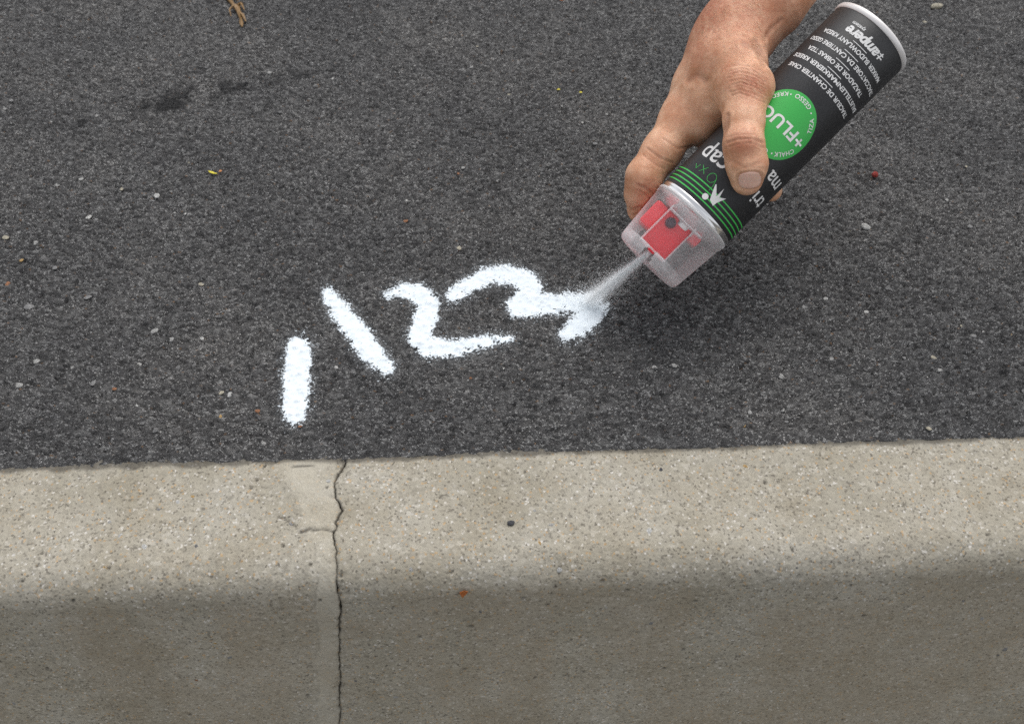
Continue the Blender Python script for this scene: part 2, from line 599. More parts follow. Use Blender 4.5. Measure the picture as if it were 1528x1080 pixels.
# ------------------------------------------------------------------ small stones
def rock(name, seed, flat=0.6):
    r = random.Random(seed)
    bm = bmesh.new()
    bmesh.ops.create_icosphere(bm, subdivisions=2, radius=1.0)
    ax = [Vector((r.gauss(0, 1), r.gauss(0, 1), r.gauss(0, 1))).normalized() for _ in range(9)]
    off = [r.uniform(0.55, 0.9) for _ in ax]
    for vtx in bm.verts:
        for a_, o_ in zip(ax, off):
            e = vtx.co.dot(a_) - o_
            if e > 0:
                vtx.co -= a_ * e * 0.9
        vtx.co.z *= flat
        vtx.co.x *= 1.15
    me = bpy.data.meshes.new(name)
    bm.to_mesh(me)
    bm.free()
    for p_ in me.polygons:
        p_.use_smooth = True
    return me


def stone_mat(name, col):
    t = NT(name)
    oi = t.n.new("ShaderNodeObjectInfo")
    n = t.noise(2.2, 5, 0.7)
    c = t.mix(t.ramp(n, [(0.35, 0.0), (0.65, 1.0)]), tuple(x * 0.5 for x in col), tuple(min(1, x * 1.2) for x in col))
    return t.done(c, 0.75, t.bump(n, 0.4, 0.1))


SM = {k: stone_mat("stone_" + k, c) for k, c in dict(pale=(0.33, 0.325, 0.31), grey=(0.22, 0.217, 0.212), cream=(0.40, 0.365, 0.28), dark=(0.06, 0.06, 0.065),
      ochre=(0.40, 0.26, 0.10), rust=(0.27, 0.12, 0.055), white=(0.47, 0.465, 0.44), mid=(0.14, 0.138, 0.135)).items()}
ROCKS = {}


def rock_mesh(kind, variant):
    key = (kind, variant)
    if key not in ROCKS:
        me = rock("stone", 100 + variant)
        me.materials.append(SM[kind])
        ROCKS[key] = me
    return ROCKS[key]


def put_stone(parent, pos, size, kind, variant, nrm=(0, 0, 1), sink=0.55, name="stone"):
    o = bpy.data.objects.new(name, rock_mesh(kind, variant))
    SC.collection.objects.link(o)
    n = Vector(nrm)
    q = n.to_track_quat('Z', 'Y')
    o.rotation_mode = 'QUATERNION'
    o.rotation_quaternion = q @ Matrix.Rotation(random.uniform(0, 6.28), 3, 'Z').to_quaternion()
    base = Vector(pos) + n * size * (0.6 - sink)
    o.location = base - (Vector(parent.location) if parent else Vector((0, 0, 0)))
    o.scale = (size * 1.1, size, size * (0.55 if parent else 1.0))
    if parent:
        o.parent = parent
    return o


paving_px = [(235, 295, 6.5, 'white'), (133, 327, 6, 'white'), (232, 496, 6, 'pale'), (208, 545, 5, 'white'), (55, 541, 6, 'pale'), (110, 550, 5, 'pale'), (132, 447, 6, 'grey'),
             (45, 460, 8, 'grey'), (86, 278, 5, 'pale'), (190, 309, 5, 'pale'), (122, 270, 4.5, 'white'), (70, 88, 5, 'pale'), (140, 10, 5, 'pale'), (205, 100, 5, 'pale'),
             (403, 113, 5, 'pale'), (344, 592, 5, 'white'), (331, 588, 4, 'cream'), (155, 500, 4.5, 'cream'), (30, 576, 6, 'pale'), (395, 664, 4.5, 'pale'), (385, 616, 4, 'rust'),
             (449, 640, 3, 'rust'), (330, 625, 3, 'ochre'), (685, 261, 4, 'rust'), (691, 254, 4, 'pale'), (869, 185, 4, 'white'), (1382, 564, 5, 'pale'), (1165, 563, 5, 'pale'),
             (1200, 461, 5, 'pale'), (1232, 448, 4, 'white'), (1195, 452, 4.5, 'grey'), (1510, 500, 4, 'ochre'), (1292, 468, 4, 'white'), (1446, 342, 5, 'grey'),
             (1230, 449, 3.5, 'white'), (1240, 538, 4, 'pale'), (1168, 611, 5, 'pale'), (1385, 662 - 20, 4, 'cream'), (1110, 636, 3.5, 'ochre'), (704, 565, 3.5, 'rust'),
             (10, 357, 6, 'cream'), (54, 365, 5, 'pale'), (12, 425, 5, 'rust'), (33, 391, 4, 'ochre'), (1412, 300, 4, 'pale'), (620, 100, 4, 'pale'), (640, 68, 4, 'pale')]


def zpave(u, v):
    return float(pave_height(np.array([u]), np.array([v]))[0])


for k, (x, y, s, kind) in enumerate(paving_px):
    g = G(x, y)
    u, v = uv_of(g)
    put_stone(pavement, kw(u, v, zpave(u, v)), s * 0.00046, kind, k % 5, sink=0.52)
for k in range(240):
    x, y = random.uniform(-20, 1550), random.uniform(-10, 690) ** 1.0
    g = G(x, y)
    u, v = uv_of(g)
    if v < 0.012:
        continue
    kind = random.choices(['pale', 'grey', 'mid', 'cream', 'white', 'rust'], [3, 6, 6, 1.2, 1, 0.35])[0]
    put_stone(pavement, kw(u, v, zpave(u, v)), random.uniform(0.0011, 0.0023), kind, k % 5, sink=0.62)

kerb_px = [(180, 798, 8, 'white'), (215, 815, 7, 'white'), (265, 748, 5, 'white'), (200, 853, 8, 'ochre'), (288, 740, 6, 'ochre'), (115, 868, 8, 'dark'), (490, 716, 7, 'white'),
           (455, 712, 7, 'grey'), (478, 900, 7, 'white'), (326, 902, 6, 'white'), (582, 828, 7, 'ochre'), (560, 872, 7, 'rust'), (120, 1037, 7, 'rust'), (293, 1015, 5, 'rust'),
           (357, 941, 6, 'pale'), (478, 940, 8, 'mid'), (480, 997, 7, 'rust'), (673, 770, 7, 'grey'), (578, 806, 6, 'white'), (969, 791, 8, 'white'), (1113, 696, 7, 'ochre'),
           (1206, 801, 6, 'cream'), (805, 810, 7, 'ochre'), (986, 700, 5, 'dark'), (1307, 722, 8, 'white'), (1465, 693, 7, 'pale'), (1233, 889, 7, 'pale'), (972, 930, 6, 'grey'),
           (1337, 933, 7, 'pale'), (1465, 924, 6, 'pale'), (1448, 763, 5, 'white'), (1140, 761, 5, 'white'), (690, 942, 7, 'white'), (835, 852, 6, 'white'), (345, 1075, 8, 'white'),
           (20, 1050, 7, 'pale'), (590, 1040, 6, 'pale'), (1050, 1070, 8, 'pale'), (905, 905, 5, 'white'), (863, 982, 5, 'ochre'), (1500, 970, 7, 'grey'), (1413, 806, 7, 'grey')]
for k in range(60):
    kerb_px.append((random.uniform(0, 1528), random.uniform(700, 1080), random.uniform(3, 6), random.choices(['pale', 'grey', 'white', 'cream', 'ochre', 'mid'], [4, 5, 0.6, 2, 0.8, 3])[0]))
for k, (x, y, s, kind) in enumerate(kerb_px):
    u, s_ = kerb_hit(x, y)
    if s_ < 0.014 or abs(u - np.interp(s_, arc_s, crack_u)) < 0.003:
        continue
    v = np.interp(s_, arc_s, prof[:, 0])
    z = np.interp(s_, arc_s, prof[:, 1])
    t = np.interp(s_, arc_s, prof[:, 2])
    n = -math.sin(t) * KN + math.cos(t) * np.array([0, 0, 1])
    put_stone(kerb, kw(u, v, z), s * 0.00030, kind, k % 5, n, sink=0.88)

# ------------------------------------------------------------------ sprayed figures, lying on the relief of the asphalt
marks = [
    ("painted_stroke", "short upright white stroke sprayed next to the kerb joint", [[(446, 521), (445, 540), (442, 580), (440, 617)]], [[32, 34, 35, 30]], 6),
    ("painted_stroke", "long slanting white stroke sprayed between the short stroke and the figure two", [[(491, 441), (508, 466), (535, 500), (556, 530), (577, 549)]], [[14, 24, 27, 28, 18]], 8),
    ("painted_digit", "white figure two sprayed on the asphalt",
     [[(577, 441), (600, 434), (626, 440), (639, 456), (635, 480), (626, 504), (638, 519), (680, 521), (720, 512), (762, 506)]], [[4, 13, 26, 29, 29, 30, 26, 20, 14, 3]], 7),
    ("painted_digit", "white figure three sprayed on the asphalt, still under the spray",
     [[(676, 442), (700, 426), (730, 412), (765, 411), (789, 424), (793, 440), (775, 454)], [(772, 459), (810, 455), (850, 453), (882, 453)], [(901, 460), (880, 474), (864, 486), (845, 500)]],
     [[15, 18, 20, 22, 27, 29, 24], [26, 26, 22, 28], [8, 27, 29, 16]], 8)]
Uf, Vf, Hf = U.ravel(), V.ravel(), Hh.ravel()
blur = Hh.copy()
for _ in range(3):
    blur = (blur + np.roll(blur, 1, 0) + np.roll(blur, -1, 0) + np.roll(blur, 1, 1) + np.roll(blur, -1, 1)) / 5
    blur = (blur + np.roll(blur, 2, 0) + np.roll(blur, -2, 0) + np.roll(blur, 2, 1) + np.roll(blur, -2, 1)) / 5
fill = (np.maximum(Hh, blur) * 0.35 + (blur + 0.0007) * 0.65).ravel()
fill = np.maximum(fill, Hf + 0.00005)
rough_n = fbm(Uf / 0.0042, Vf / 0.0042, 81, 3)
allf = grid_faces(*U.shape)
for nm, lab, polys, wid, soft in marks:
    d = np.full(PX.shape, 1e9)
    for p_, w_ in zip(polys, wid):
        d = np.minimum(d, poly_dist(PX, PY, p_, w_))
    d = d + 1.2 + 14 * (rough_n - 0.5)
    cover = smooth(soft * 1.5, -soft * 1.5, d) * 1.15 + 0.34 * smooth(26, -4, d) * smooth(0.25, 0.65, rough_n)
    crev = np.clip((np.median(Hf) - 0.0012 - Hf) / 0.0012, 0, 1)
    cover = cover - (0.26 + 0.26 * smooth(-14, 0, d)) * crev
    keep = cover > 0.03
    fm = keep[allf].any(1)
    f = allf[fm]
    ids = np.unique(f)
    remap = np.full(len(PX), -1)
    remap[ids] = np.arange(len(ids))
    co = pv.reshape(-1, 3)[ids].copy()
    co[:, 2] = fill[ids] + 0.0003 + 0.0002 * smooth(6, -8, d[ids])
    cen = co.mean(0)
    cen[2] = 0
    me = np_mesh(nm, co - cen, remap[f])
    attr(me, "cover", np.clip(cover[ids], 0, 1.3))
    o = link(nm, me, M["paint"])
    o.location = cen
    tag(o, lab, "road marking", "white figures sprayed on the asphalt")

# ------------------------------------------------------------------ spray can
R = 0.0325
B, N = P(1301, 54, 0.735), P(968, 388, 0.755)
AX = N - B
LEN = float(np.linalg.norm(AX))
AX = AX / LEN
N0 = CAMP - (B + N) / 2
N0 = N0 - AX * (N0 @ AX)
N0 /= np.linalg.norm(N0)                            # the side with the front of the label
N1 = np.cross(AX, N0)                               # the way the lettering reads
can = empty("spray_can", tuple(B))
tag(can, "black spray can with green badge and clear cap held in the hand", "spray can")


def cyl(s, t, r):
    """s metres round the can from the label's middle, t metres from its base, r from its axis"""
    s, t, r = np.broadcast_arrays(np.asarray(s, float), np.asarray(t, float), np.asarray(r, float))
    ph = s / R
    return t[..., None] * AX + r[..., None] * (np.cos(ph)[..., None] * N0 + np.sin(ph)[..., None] * N1)


def lathe(name, tr, mat, parent, seg=96, flat=False):
    tr = np.array(tr)
    ph = np.linspace(0, 2 * math.pi, seg, endpoint=False)
    v = cyl(ph[:, None] * R, tr[None, :, 0], tr[None, :, 1])
    n, m = v.shape[:2]
    i = np.arange(n * m).reshape(n, m)
    j = np.roll(i, -1, 0)
    f = np.stack([i[:, :-1], j[:, :-1], j[:, 1:], i[:, 1:]], -1).reshape(-1, 4)
    return link(name, np_mesh(name, v.reshape(-1, 3), f), mat, parent)


def mm(*p):
    return [(a / 1000, b / 1000) for a, b in p]


def label_mat():
    t = NT("black_label")
    n = t.noise(2600, 2)
    c = t.mix(t.ramp(n, [(0.45, 0.0), (0.75, 1.0)]), (0.010, 0.010, 0.0105), (0.055, 0.055, 0.057))
    return t.done(c, 0.47, t.bump(n, 0.25, 0.0002), **{"Specular IOR Level": 0.42})


M["label"] = label_mat()
M["chrome"] = plain("bare_metal", (0.78, 0.77, 0.76), 0.22, 1.0, 0.03)
M["dome"] = plain("dome_metal", (0.80, 0.80, 0.79), 0.38, 0.75, 0.05)
M["rim"] = plain("rim_metal", (0.74, 0.71, 0.69), 0.4, 0.3, 0.05)
M["green"] = plain("green_print", (0.045, 0.42, 0.075), 0.42, 0, 0.08, 900)
M["stripe"] = plain("green_line", (0.05, 0.48, 0.08), 0.42, 0, 0.05)
M["print"] = plain("white_print", (0.74, 0.73, 0.71), 0.5, 0, 0.05, 900)
M["red"] = plain("red_plastic", (0.88, 0.030, 0.045), 0.22, 0, 0.05, 300)
M["knob"] = plain("dark_plastic", (0.035, 0.012, 0.03), 0.15, 0, 0.1)


def cap_mat(name, opaque, rough):
    t = NT(name)
    tr = t.n.new("ShaderNodeBsdfTransparent")
    tr.inputs[0].default_value = (0.97, 0.97, 0.97, 1)
    t.done((0.93, 0.93, 0.93), rough, t.bump(t.noise(90, 3), 0.15, 0.0006), **{"Specular IOR Level": 0.85})
    fr = t.n.new("ShaderNodeFresnel")
    fr.inputs[0].default_value = 1.42
    scuff = t.ramp(t.noise(110, 5, 0.6), [(0.3, opaque * 0.8), (0.7, opaque * 1.2)])
    fac = t.math('ADD', scuff, t.math('MULTIPLY', fr.outputs[0], 0.6), True)
    tl = t.n.new("ShaderNodeBsdfTranslucent")
    tl.inputs[0].default_value = (0.97, 0.97, 0.97, 1)
    m2 = t.n.new("ShaderNodeMixShader")
    m2.inputs[0].default_value = 0.5
    t.l.new(t.b.outputs[0], m2.inputs[1])
    t.l.new(tl.outputs[0], m2.inputs[2])
    mx = t.n.new("ShaderNodeMixShader")
    t.l.new(fac, mx.inputs[0])
    t.l.new(tr.outputs[0], mx.inputs[1])
    t.l.new(m2.outputs[0], mx.inputs[2])
    t.l.new(mx.outputs[0], t.out.inputs[0])
    return t.m


M["cap"] = cap_mat("frosted_cap", 0.22, 0.12)
M["cap_front"] = cap_mat("frosted_front", 0.46, 0.18)
M["cap_clear"] = cap_mat("clear_pane", 0.09, 0.12)
M["rib"] = cap_mat("cap_rib", 0.45, 0.2)

body = lathe("body", mm((3.6, 32.1), (4.2, 32.5), (60, 32.5), (120, 32.5), (177.4, 32.5), (178.0, 32.3)), M["label"], can, 128)
lathe("base_rim", mm((1.5, 29), (0.6, 31), (0.2, 32.2), (0.7, 33.0), (1.8, 33.35), (3.4, 33.3), (4.6, 32.9), (4.9, 32.4)), M["rim"], can)
lathe("base_dome", mm((1.5, 29), (5, 27), (8, 18), (9.5, 8), (10, 0.01)), M["rim"], can)
lathe("shoulder", mm((177.9, 32.2), (178.4, 32.45), (179.6, 32.55), (180.4, 32.2), (181.0, 32.0), (181.8, 32.4), (183.0, 32.3), (184.4, 31.0), (185.2, 29.4)), M["chrome"], can, 128)
lathe("dome", mm((185.2, 29.4), (186.5, 26.5), (189.5, 21), (192, 15.5), (192.6, 14.2), (196, 14.2), (197, 13), (197.2, 0.01)), M["dome"], can)

# the clear cap: an outer shell with a flat pane in its front, a rolled collar, ribs
cap = lathe("clear_cap", mm((182.6, 32.0), (182.3, 32.8), (183.2, 33.3), (184.4, 33.3), (185.0, 32.6), (185.6, 32.3), (186.4, 32.9), (187.4, 32.7), (188.0, 32.1), (193, 31.7), (200, 31.1), (207, 30.5), (214, 29.9), (222.5, 29.2)), M["cap"], can, 128)
cap_front = lathe("cap_front", mm((222.5, 29.2), (226, 28.9), (229.0, 28.3), (230.6, 27.0), (231.3, 25.0), (231.5, 22.5), (231.6, 18), (231.6, 14), (231.6, 10), (231.6, 6.5), (230.2, 6.0)), M["cap_front"], cap, 128)
bm = bmesh.new()                                     # the slot the jet leaves by
bm.from_mesh(cap_front.data)
gone = []
for f in bm.faces:
    c = np.array(f.calc_center_median()[:])
    if c @ N0 > 0.010 and abs(c @ N1 - 0.0035) < 0.0042:
        gone.append(f)
bmesh.ops.delete(bm, geom=gone, context='FACES')
bm.to_mesh(cap_front.data)
bm.free()
# the part of the wall over the trigger is a clear window
cme = cap.data
fc = np.empty(len(cme.polygons) * 3)
cme.polygons.foreach_get("center", fc)
fc = fc.reshape(-1, 3)
f_t, f_1, f_0 = fc @ AX, fc @ N1, fc @ N0
in_win = (f_t > 0.193) & (f_t < 0.2226) & (f_1 > -0.0085) & (f_1 < 0.0262) & (f_0 > 0)
cme.materials.append(M["cap_clear"])
cme.polygons.foreach_set("material_index", in_win.astype(np.int32))


def obox(name, lo, hi, mat, parent, bev=0.0004, seg=2):
    """a bevelled box in the can's frame: (towards the label front, along the lettering, along the axis)"""
    bm = bmesh.new()
    bmesh.ops.create_cube(bm, size=1.0)
    for vtx in bm.verts:
        c = [(lo[k] + hi[k]) / 2 + vtx.co[k] * (hi[k] - lo[k]) for k in range(3)]
        vtx.co = c
    bmesh.ops.bevel(bm, geom=list(bm.edges), offset=bev, segments=seg, affect='EDGES', profile=0.5)
    for vtx in bm.verts:
        c = vtx.co
        q = N0 * c[0] + N1 * c[1] + AX * c[2]
        vtx.co = q
    me = bpy.data.meshes.new(name)
    bm.to_mesh(me)
    bm.free()
    for p_ in me.polygons:
        p_.use_smooth = seg > 2
    return link(name, me, mat, parent)


mmb = lambda *a: tuple(x / 1000 for x in a)
trig = obox("trigger", mmb(-12, -8.5, 193), mmb(13.5, 16, 222.3), M["red"], can, 0.0012, 3)
obox("trigger_pad", mmb(-20, 15.5, 192), mmb(8, 26.5, 213), M["red"], trig, 0.0022, 3)
obox("trigger_foot", mmb(-10, -17.5, 191.5), mmb(10, -8.3, 199), M["red"], trig, 0.0016, 3)
obox("trigger_stem", mmb(-6, -6, 186), mmb(6, 6, 193.4), M["red"], trig, 0.001, 3)
bm = bmesh.new()
bmesh.ops.create_uvsphere(bm, u_segments=20, v_segments=12, radius=0.0042, matrix=Matrix.Translation(Vector(N0 * 0.0150 + N1 * 0.0078 + AX * 0.1995)))
kme = bpy.data.meshes.new("knob")
bm.to_mesh(kme)
bm.free()
for p_ in kme.polygons:
    p_.use_smooth = True
link("knob", kme, M["knob"], trig)
obox("nozzle", mmb(14.5, 0.6, 221.5), mmb(21.5, 6.4, 225.2), M["red"], can, 0.0008, 3)
for n_, lo, hi in (("rib", (12, 14.6, 190), (25.8, 15.6, 224)), ("rib", (12, -9.0, 191), (27.2, -8.0, 224)), ("rib", (12, -8.4, 222.8), (26.4, 15.2, 223.8)),
                   ("rib", (14, -16, 192.4), (25.4, 15.2, 193.2)), ("rib", (-24, 20, 190), (-14, 20.8, 224))):
    obox(n_, mmb(*lo), mmb(*hi), M["rib"], cap, 0.0002, 1)

# --- print on the can
DG = None


def flat_text(txt, size, bold=0.0, shear=0.0, space=1.0):
    cu = bpy.data.curves.new("t", 'FONT')
    cu.body = txt
    cu.size = size
    cu.offset = bold * size
    cu.shear = shear
    cu.space_character = space
    cu.resolution_u = 4
    ob = bpy.data.objects.new("t", cu)
    SC.collection.objects.link(ob)
    dg = bpy.context.evaluated_depsgraph_get()
    dg.update()
    me = bpy.data.meshes.new_from_object(ob.evaluated_get(dg))
    bpy.data.objects.remove(ob)
    bpy.data.curves.remove(cu)
    return me


def wrap(name, me, mat, parent, lift, fn=None, step=0.0016):
    """bend a flat drawing (x along the lettering, y up the can) round the can"""
    bm = bmesh.new()
    bm.from_mesh(me)
    if fn:
        for vtx in bm.verts:
            vtx.co.x, vtx.co.y = fn(vtx.co.x, vtx.co.y)
    xs = [vtx.co.x for vtx in bm.verts]
    x = math.floor(min(xs) / step) * step
    while x < max(xs):
        x += step
        bmesh.ops.bisect_plane(bm, geom=bm.verts[:] + bm.edges[:] + bm.faces[:], plane_co=(x, 0, 0), plane_no=(1, 0, 0))
    for vtx in bm.verts:
        vtx.co = cyl(vtx.co.x, vtx.co.y, R + lift)
    bmesh.ops.recalc_face_normals(bm, faces=bm.faces[:])
    bm.to_mesh(me)
    bm.free()
    me.name = name
    return link(name, me, mat, parent)


def fit(me, x0, x1, y0, h=None, caps=None):
    """scale and move a flat drawing so that it spans x0..x1 with its baseline at y0"""
    co = np.array([v.co[:] for v in me.vertices])
    a, b = co[:, 0].min(), co[:, 0].max()
    k = (x1 - x0) / (b - a)
    ky = k if h is None else h / (co[:, 1].max() - min(0, 0))
    for v in me.vertices:
        v.co.x = x0 + (v.co.x - a) * k
        v.co.y = y0 + v.co.y * ky
    return me


LIFT = 0.00016
rows = [("TRACEUR DE CHANTIER CRAIE", -33.2, 34.0, 59.4), ("BAUSTELLENMARKIERER KREIDE", -37.2, 38.2, 51.2), ("TRAZADOR DE OBRAS TIZA", -28.0, 30.8, 43.0),
        ("TRACCIATORE DA CANTIERE GESSO", -37.4, 38.2, 34.8), ("MARKER BUDOWLANY KREDA", -30.5, 32.0, 26.6)]
for txt, a_, b_, t_ in rows:
    wrap("lettering", fit(flat_text(txt, 0.005, 0.022), a_ / 1000, b_ / 1000, (t_ - 1.5) / 1000, 0.0033), M["print"], body, LIFT)


def flat_poly(polys):
    me = bpy.data.meshes.new("p")
    v, f = [], []
    for p_ in polys:
        f.append(tuple(range(len(v), len(v) + len(p_))))
        v += [(x / 1000, y / 1000, 0) for x, y in p_]
    me.from_pydata(v, [], f)
    return me


for k in range(5):
    t_ = 55.7 - 8.2 * k
    wrap("dash", flat_poly([[(-6, t_), (7, t_), (7, t_ + 0.45), (-6, t_ + 0.45)]]), M["print"], body, LIFT)
wrap("brand_name", fit(flat_text("ampere", 0.007, 0.035, 0.28, 0.92), -0.0125, 0.0175, 0.0155, 0.0052), M["print"], body, LIFT)
wrap("brand_mark", flat_poly([[(-17.6, 17.6), (-12.6, 17.6), (-12.4, 18.5), (-17.4, 18.5)], [(-17.0, 15.6), (-12.9, 15.6), (-12.7, 16.4), (-16.8, 16.4)],
                              [(-15.9, 14.4), (-14.8, 14.4), (-13.6, 20.2), (-14.7, 20.2)]]), M["print"], body, LIFT * 1.3)
wrap("brand_name", fit(flat_text("system", 0.003, 0.02, 0.25), 0.006, 0.0172, 0.0118, 0.0022), M["print"], body, LIFT)
wrap("lettering", fit(flat_text("tri", 0.012, 0.008), -0.0365, -0.0225, 0.1405), M["print"], body, LIFT)
wrap("lettering", fit(flat_text("cap", 0.012, 0.008), 0.0075, 0.0335, 0.1405), M["print"], body, LIFT)
wrap("lettering", fit(flat_text("ma", 0.010, 0.008), -0.0355, -0.0180, 0.1235), M["print"], body, LIFT)

# green badge
BC, BR = (1.7, 98.0), 25.5
disc_f = [[(BC[0] + BR * math.cos(2 * math.pi * k / 96), BC[1] + BR * math.sin(2 * math.pi * k / 96)) for k in range(96)]]
badge = wrap("badge", flat_poly(disc_f), M["green"], can, LIFT * 0.8)
wrap("lettering", fit(flat_text("+FLUO", 0.011, 0.022, 0, 1.02), -0.0208, 0.0208, 0.0938, 0.0088), M["print"], badge, LIFT * 1.8)


def ring_text(txt, ang, inward):
    me = flat_text(txt, 0.0046, 0.012, 0, 1.08)
    co = np.array([v.co[:] for v in me.vertices])
    c = (co[:, 0].min() + co[:, 0].max()) / 2
    rad = 0.0202 if not inward else 0.0234
    for v in me.vertices:
        x, y = v.co.x - c, v.co.y
        if not inward:
            a_ = math.radians(ang) - x / 0.0218
            r_ = rad + y
        else:
            a_ = math.radians(ang) + x / 0.0218
            r_ = rad - y
        v.co.x, v.co.y = BC[0] / 1000 + r_ * math.cos(a_), BC[1] / 1000 + r_ * math.sin(a_)
    wrap("lettering", me, M["print"], badge, LIFT * 1.8)


for txt, an, inw in (("CHALK", 143, False), ("CRAIE", 92, False), ("KREIDE", 40, False), ("TIZA", 219, True), ("GESSO", 270, True), ("KREDA", 322, True)):
    ring_text(txt, an, inw)
for an in (118, 66, 243, 297):
    c = (BC[0] + 21.8 * math.cos(math.radians(an)), BC[1] + 21.8 * math.sin(math.radians(an)))
    wrap("dot", flat_poly([[(c[0] + 0.6 * math.cos(q * math.pi / 5), c[1] + 0.6 * math.sin(q * math.pi / 5)) for q in range(10)]]), M["print"], badge, LIFT * 1.8)

# green lines near the shoulder, the thin green script and the white jester's crown
for t_ in (174.6, 171.3, 167.9, 164.5):
    wrap("line", flat_poly([[(-47, t_ - 0.45), (52, t_ - 0.45), (52, t_ + 0.45), (-47, t_ + 0.45)]]), M["stripe"], body, LIFT)


def ribbon(pts, w):
    out = []
    for (x0, y0), (x1, y1) in zip(pts[:-1], pts[1:]):
        dx, dy = x1 - x0, y1 - y0
        l_ = math.hypot(dx, dy) or 1
        nx, ny = -dy / l_ * w / 2, dx / l_ * w / 2
        out.append([(x0 - nx, y0 - ny), (x1 - nx, y1 - ny), (x1 + nx, y1 + ny), (x0 + nx, y0 + ny)])
    return out


loop = [(9.5 + 4.0 * math.cos(q) * 0.8, 158.5 + 3.6 * math.sin(q)) for q in np.linspace(-2.4, 4.2, 26)]
script = ribbon([(4.6, 166.5), (4.7, 162.5), (6.0, 158.2)] + loop, 0.32) + ribbon([(17, 154.5), (21, 160.5)], 0.32) + ribbon([(16, 160), (22, 155)], 0.32) + ribbon([(24, 156), (25, 160), (28, 157)], 0.32)
wrap("green_script", flat_poly(script), M["stripe"], body, LIFT * 1.1)
ball = [(3.4 + 2.3 * math.cos(q * math.pi / 12), 171.2 + 2.3 * math.sin(q * math.pi / 12)) for q in range(24)]
crown = [[(-0.6, 170.6), (-5.2, 172.2), (-5.6, 168.8), (-2.2, 165.8)], [(-0.6, 170.6), (-2.2, 165.8), (3.2, 160.2), (3.9, 159.6), (4.3, 160.4), (1.2, 167.0)],
         [(-2.2, 165.8), (-3.9, 167.3), (-4.2, 164.5), (-2.2, 158.0)], [(-3.9, 167.3), (-5.6, 168.8), (-8.4, 162.0), (-4.2, 164.9)]]
wrap("emblem", flat_poly([ball] + crown), M["print"], body, LIFT * 1.5)

# ------------------------------------------------------------------ hand and forearm: one continuous skin
NAILS = []


def cm(q):                                          # world -> frame of the arm block
    v = np.asarray(q) - CAMP
    return np.array([v @ RT, v @ UP, v @ FW])


def J(x, y, d, r):
    return (cm(P(x, y, d)), r / 1000)


def JC(phi, t, rad, r):
    ph = math.radians(phi)
    return (cm(B + AX * t / 1000 + (N0 * math.cos(ph) + N1 * math.sin(ph)) * rad / 1000), r / 1000)


chains = [
    ([J(1290, -215, 0.772, 43), J(1215, -110, 0.770, 38), J(1141, 0, 0.768, 31), J(1103, 42, 0.768, 26)], 0.016),
    ([J(1103, 42, 0.768, 26), J(1072, 82, 0.768, 23), J(1044, 128, 0.770, 20), J(1016, 178, 0.770, 15.5)], 0.016),           # index metacarpal
    ([J(1095, 60, 0.760, 24), J(1100, 98, 0.740, 20), J(1109, 136, 0.722, 17.6)], 0.016),                                   # thumb metacarpal
    ([J(1088, 105, 0.748, 21), J(1062, 150, 0.755, 19), J(1046, 178, 0.760, 15.5)], 0.014),                                 # web
    ([J(1085, 70, 0.785, 25), J(1062, 120, 0.795, 24), J(1040, 168, 0.795, 20)], 0.016),                                    # palm
    ([J(1109, 136, 0.722, 17.6), J(1110, 178, 0.7105, 13.8), J(1109.5, 216, 0.7035, 13.5)], 0.010),                            # thumb
    ([J(1109.5, 216, 0.7035, 13.5), J(1114.5, 246, 0.7055, 13.6), J(1114.5, 268, 0.7090, 11.0)], 0.005),
    ([J(1018, 180, 0.768, 15.8), J(988, 226, 0.765, 14.6), J(961, 264, 0.763, 13.4)], 0.009),                               # index
    ([J(961, 264, 0.763, 13.4), J(956, 288, 0.770, 11.6), J(958, 312, 0.781, 10.6)], 0.005),
    ([J(958, 312, 0.781, 10.6), J(980, 336, 0.790, 9.2)], 0.004),
]
palm_end = [J(1046, 168, 0.795, 16), J(1066, 140, 0.800, 16), J(1084, 116, 0.800, 14)]
for t_, r0, k in ((126, 11.2, 0), (104, 10.6, 1), (85, 9.4, 2)):
    m_ = JC(118 + 4 * k, t_, 56, r0 + 1.5)
    chains.append(([J(1082, 78, 0.79, 17), m_], 0.014))
    chains.append(([m_, JC(168, t_ - 1, 46.5, r0), JC(200, t_ - 2, 43.8, r0 - 1.2), JC(224 - 9 * k, t_ - 3, 41.6, r0 - 2.6)], 0.006))


def seg_d(p, a, ra, b, rb):
    ab = b - a
    t = np.clip(((p - a) @ ab) / float(ab @ ab), 0, 1).astype(np.float32)
    q = p - (a + t[:, None] * ab)
    return np.sqrt((q * q).sum(1)) - (ra + t * (rb - ra))


def smin(a, b, k):
    h = np.maximum(k - np.abs(a - b), 0) / k
    return np.minimum(a, b) - h * h * k * 0.25


cB, cAX = cm(B), np.array([AX @ RT, AX @ UP, AX @ FW])


def skin(p):
    p = p.astype(np.float32)
    d = None
    for ch, k in chains:
        c = None
        for (a, ra), (b, rb) in zip(ch[:-1], ch[1:]):
            s = seg_d(p, a.astype(np.float32), ra, b.astype(np.float32), rb)
            c = s if c is None else smin(c, s, 0.006)
        d = c if d is None else smin(d, c, k)
    # soft extras: knuckle of the thumb, heel of its joint, pad of the index
    for c_, r_, k_ in ((J(1126, 128, 0.722, 12), None, 0.010), (J(1110, 216, 0.700, 11.0), None, 0.005), (J(1062, 96, 0.752, 13), None, 0.014)):
        s = np.sqrt(((p - c_[0].astype(np.float32)) ** 2).sum(1)) - c_[1]
        d = smin(d, s, k_)
    v = p - cB.astype(np.float32)
    t = v @ cAX.astype(np.float32)
    rad = np.sqrt(np.maximum((v * v).sum(1) - t * t, 0))
    cyl_d = np.where(t > 0.183, rad - 0.0331, rad - (R + 0.0003))
    return np.maximum(d, -cyl_d)


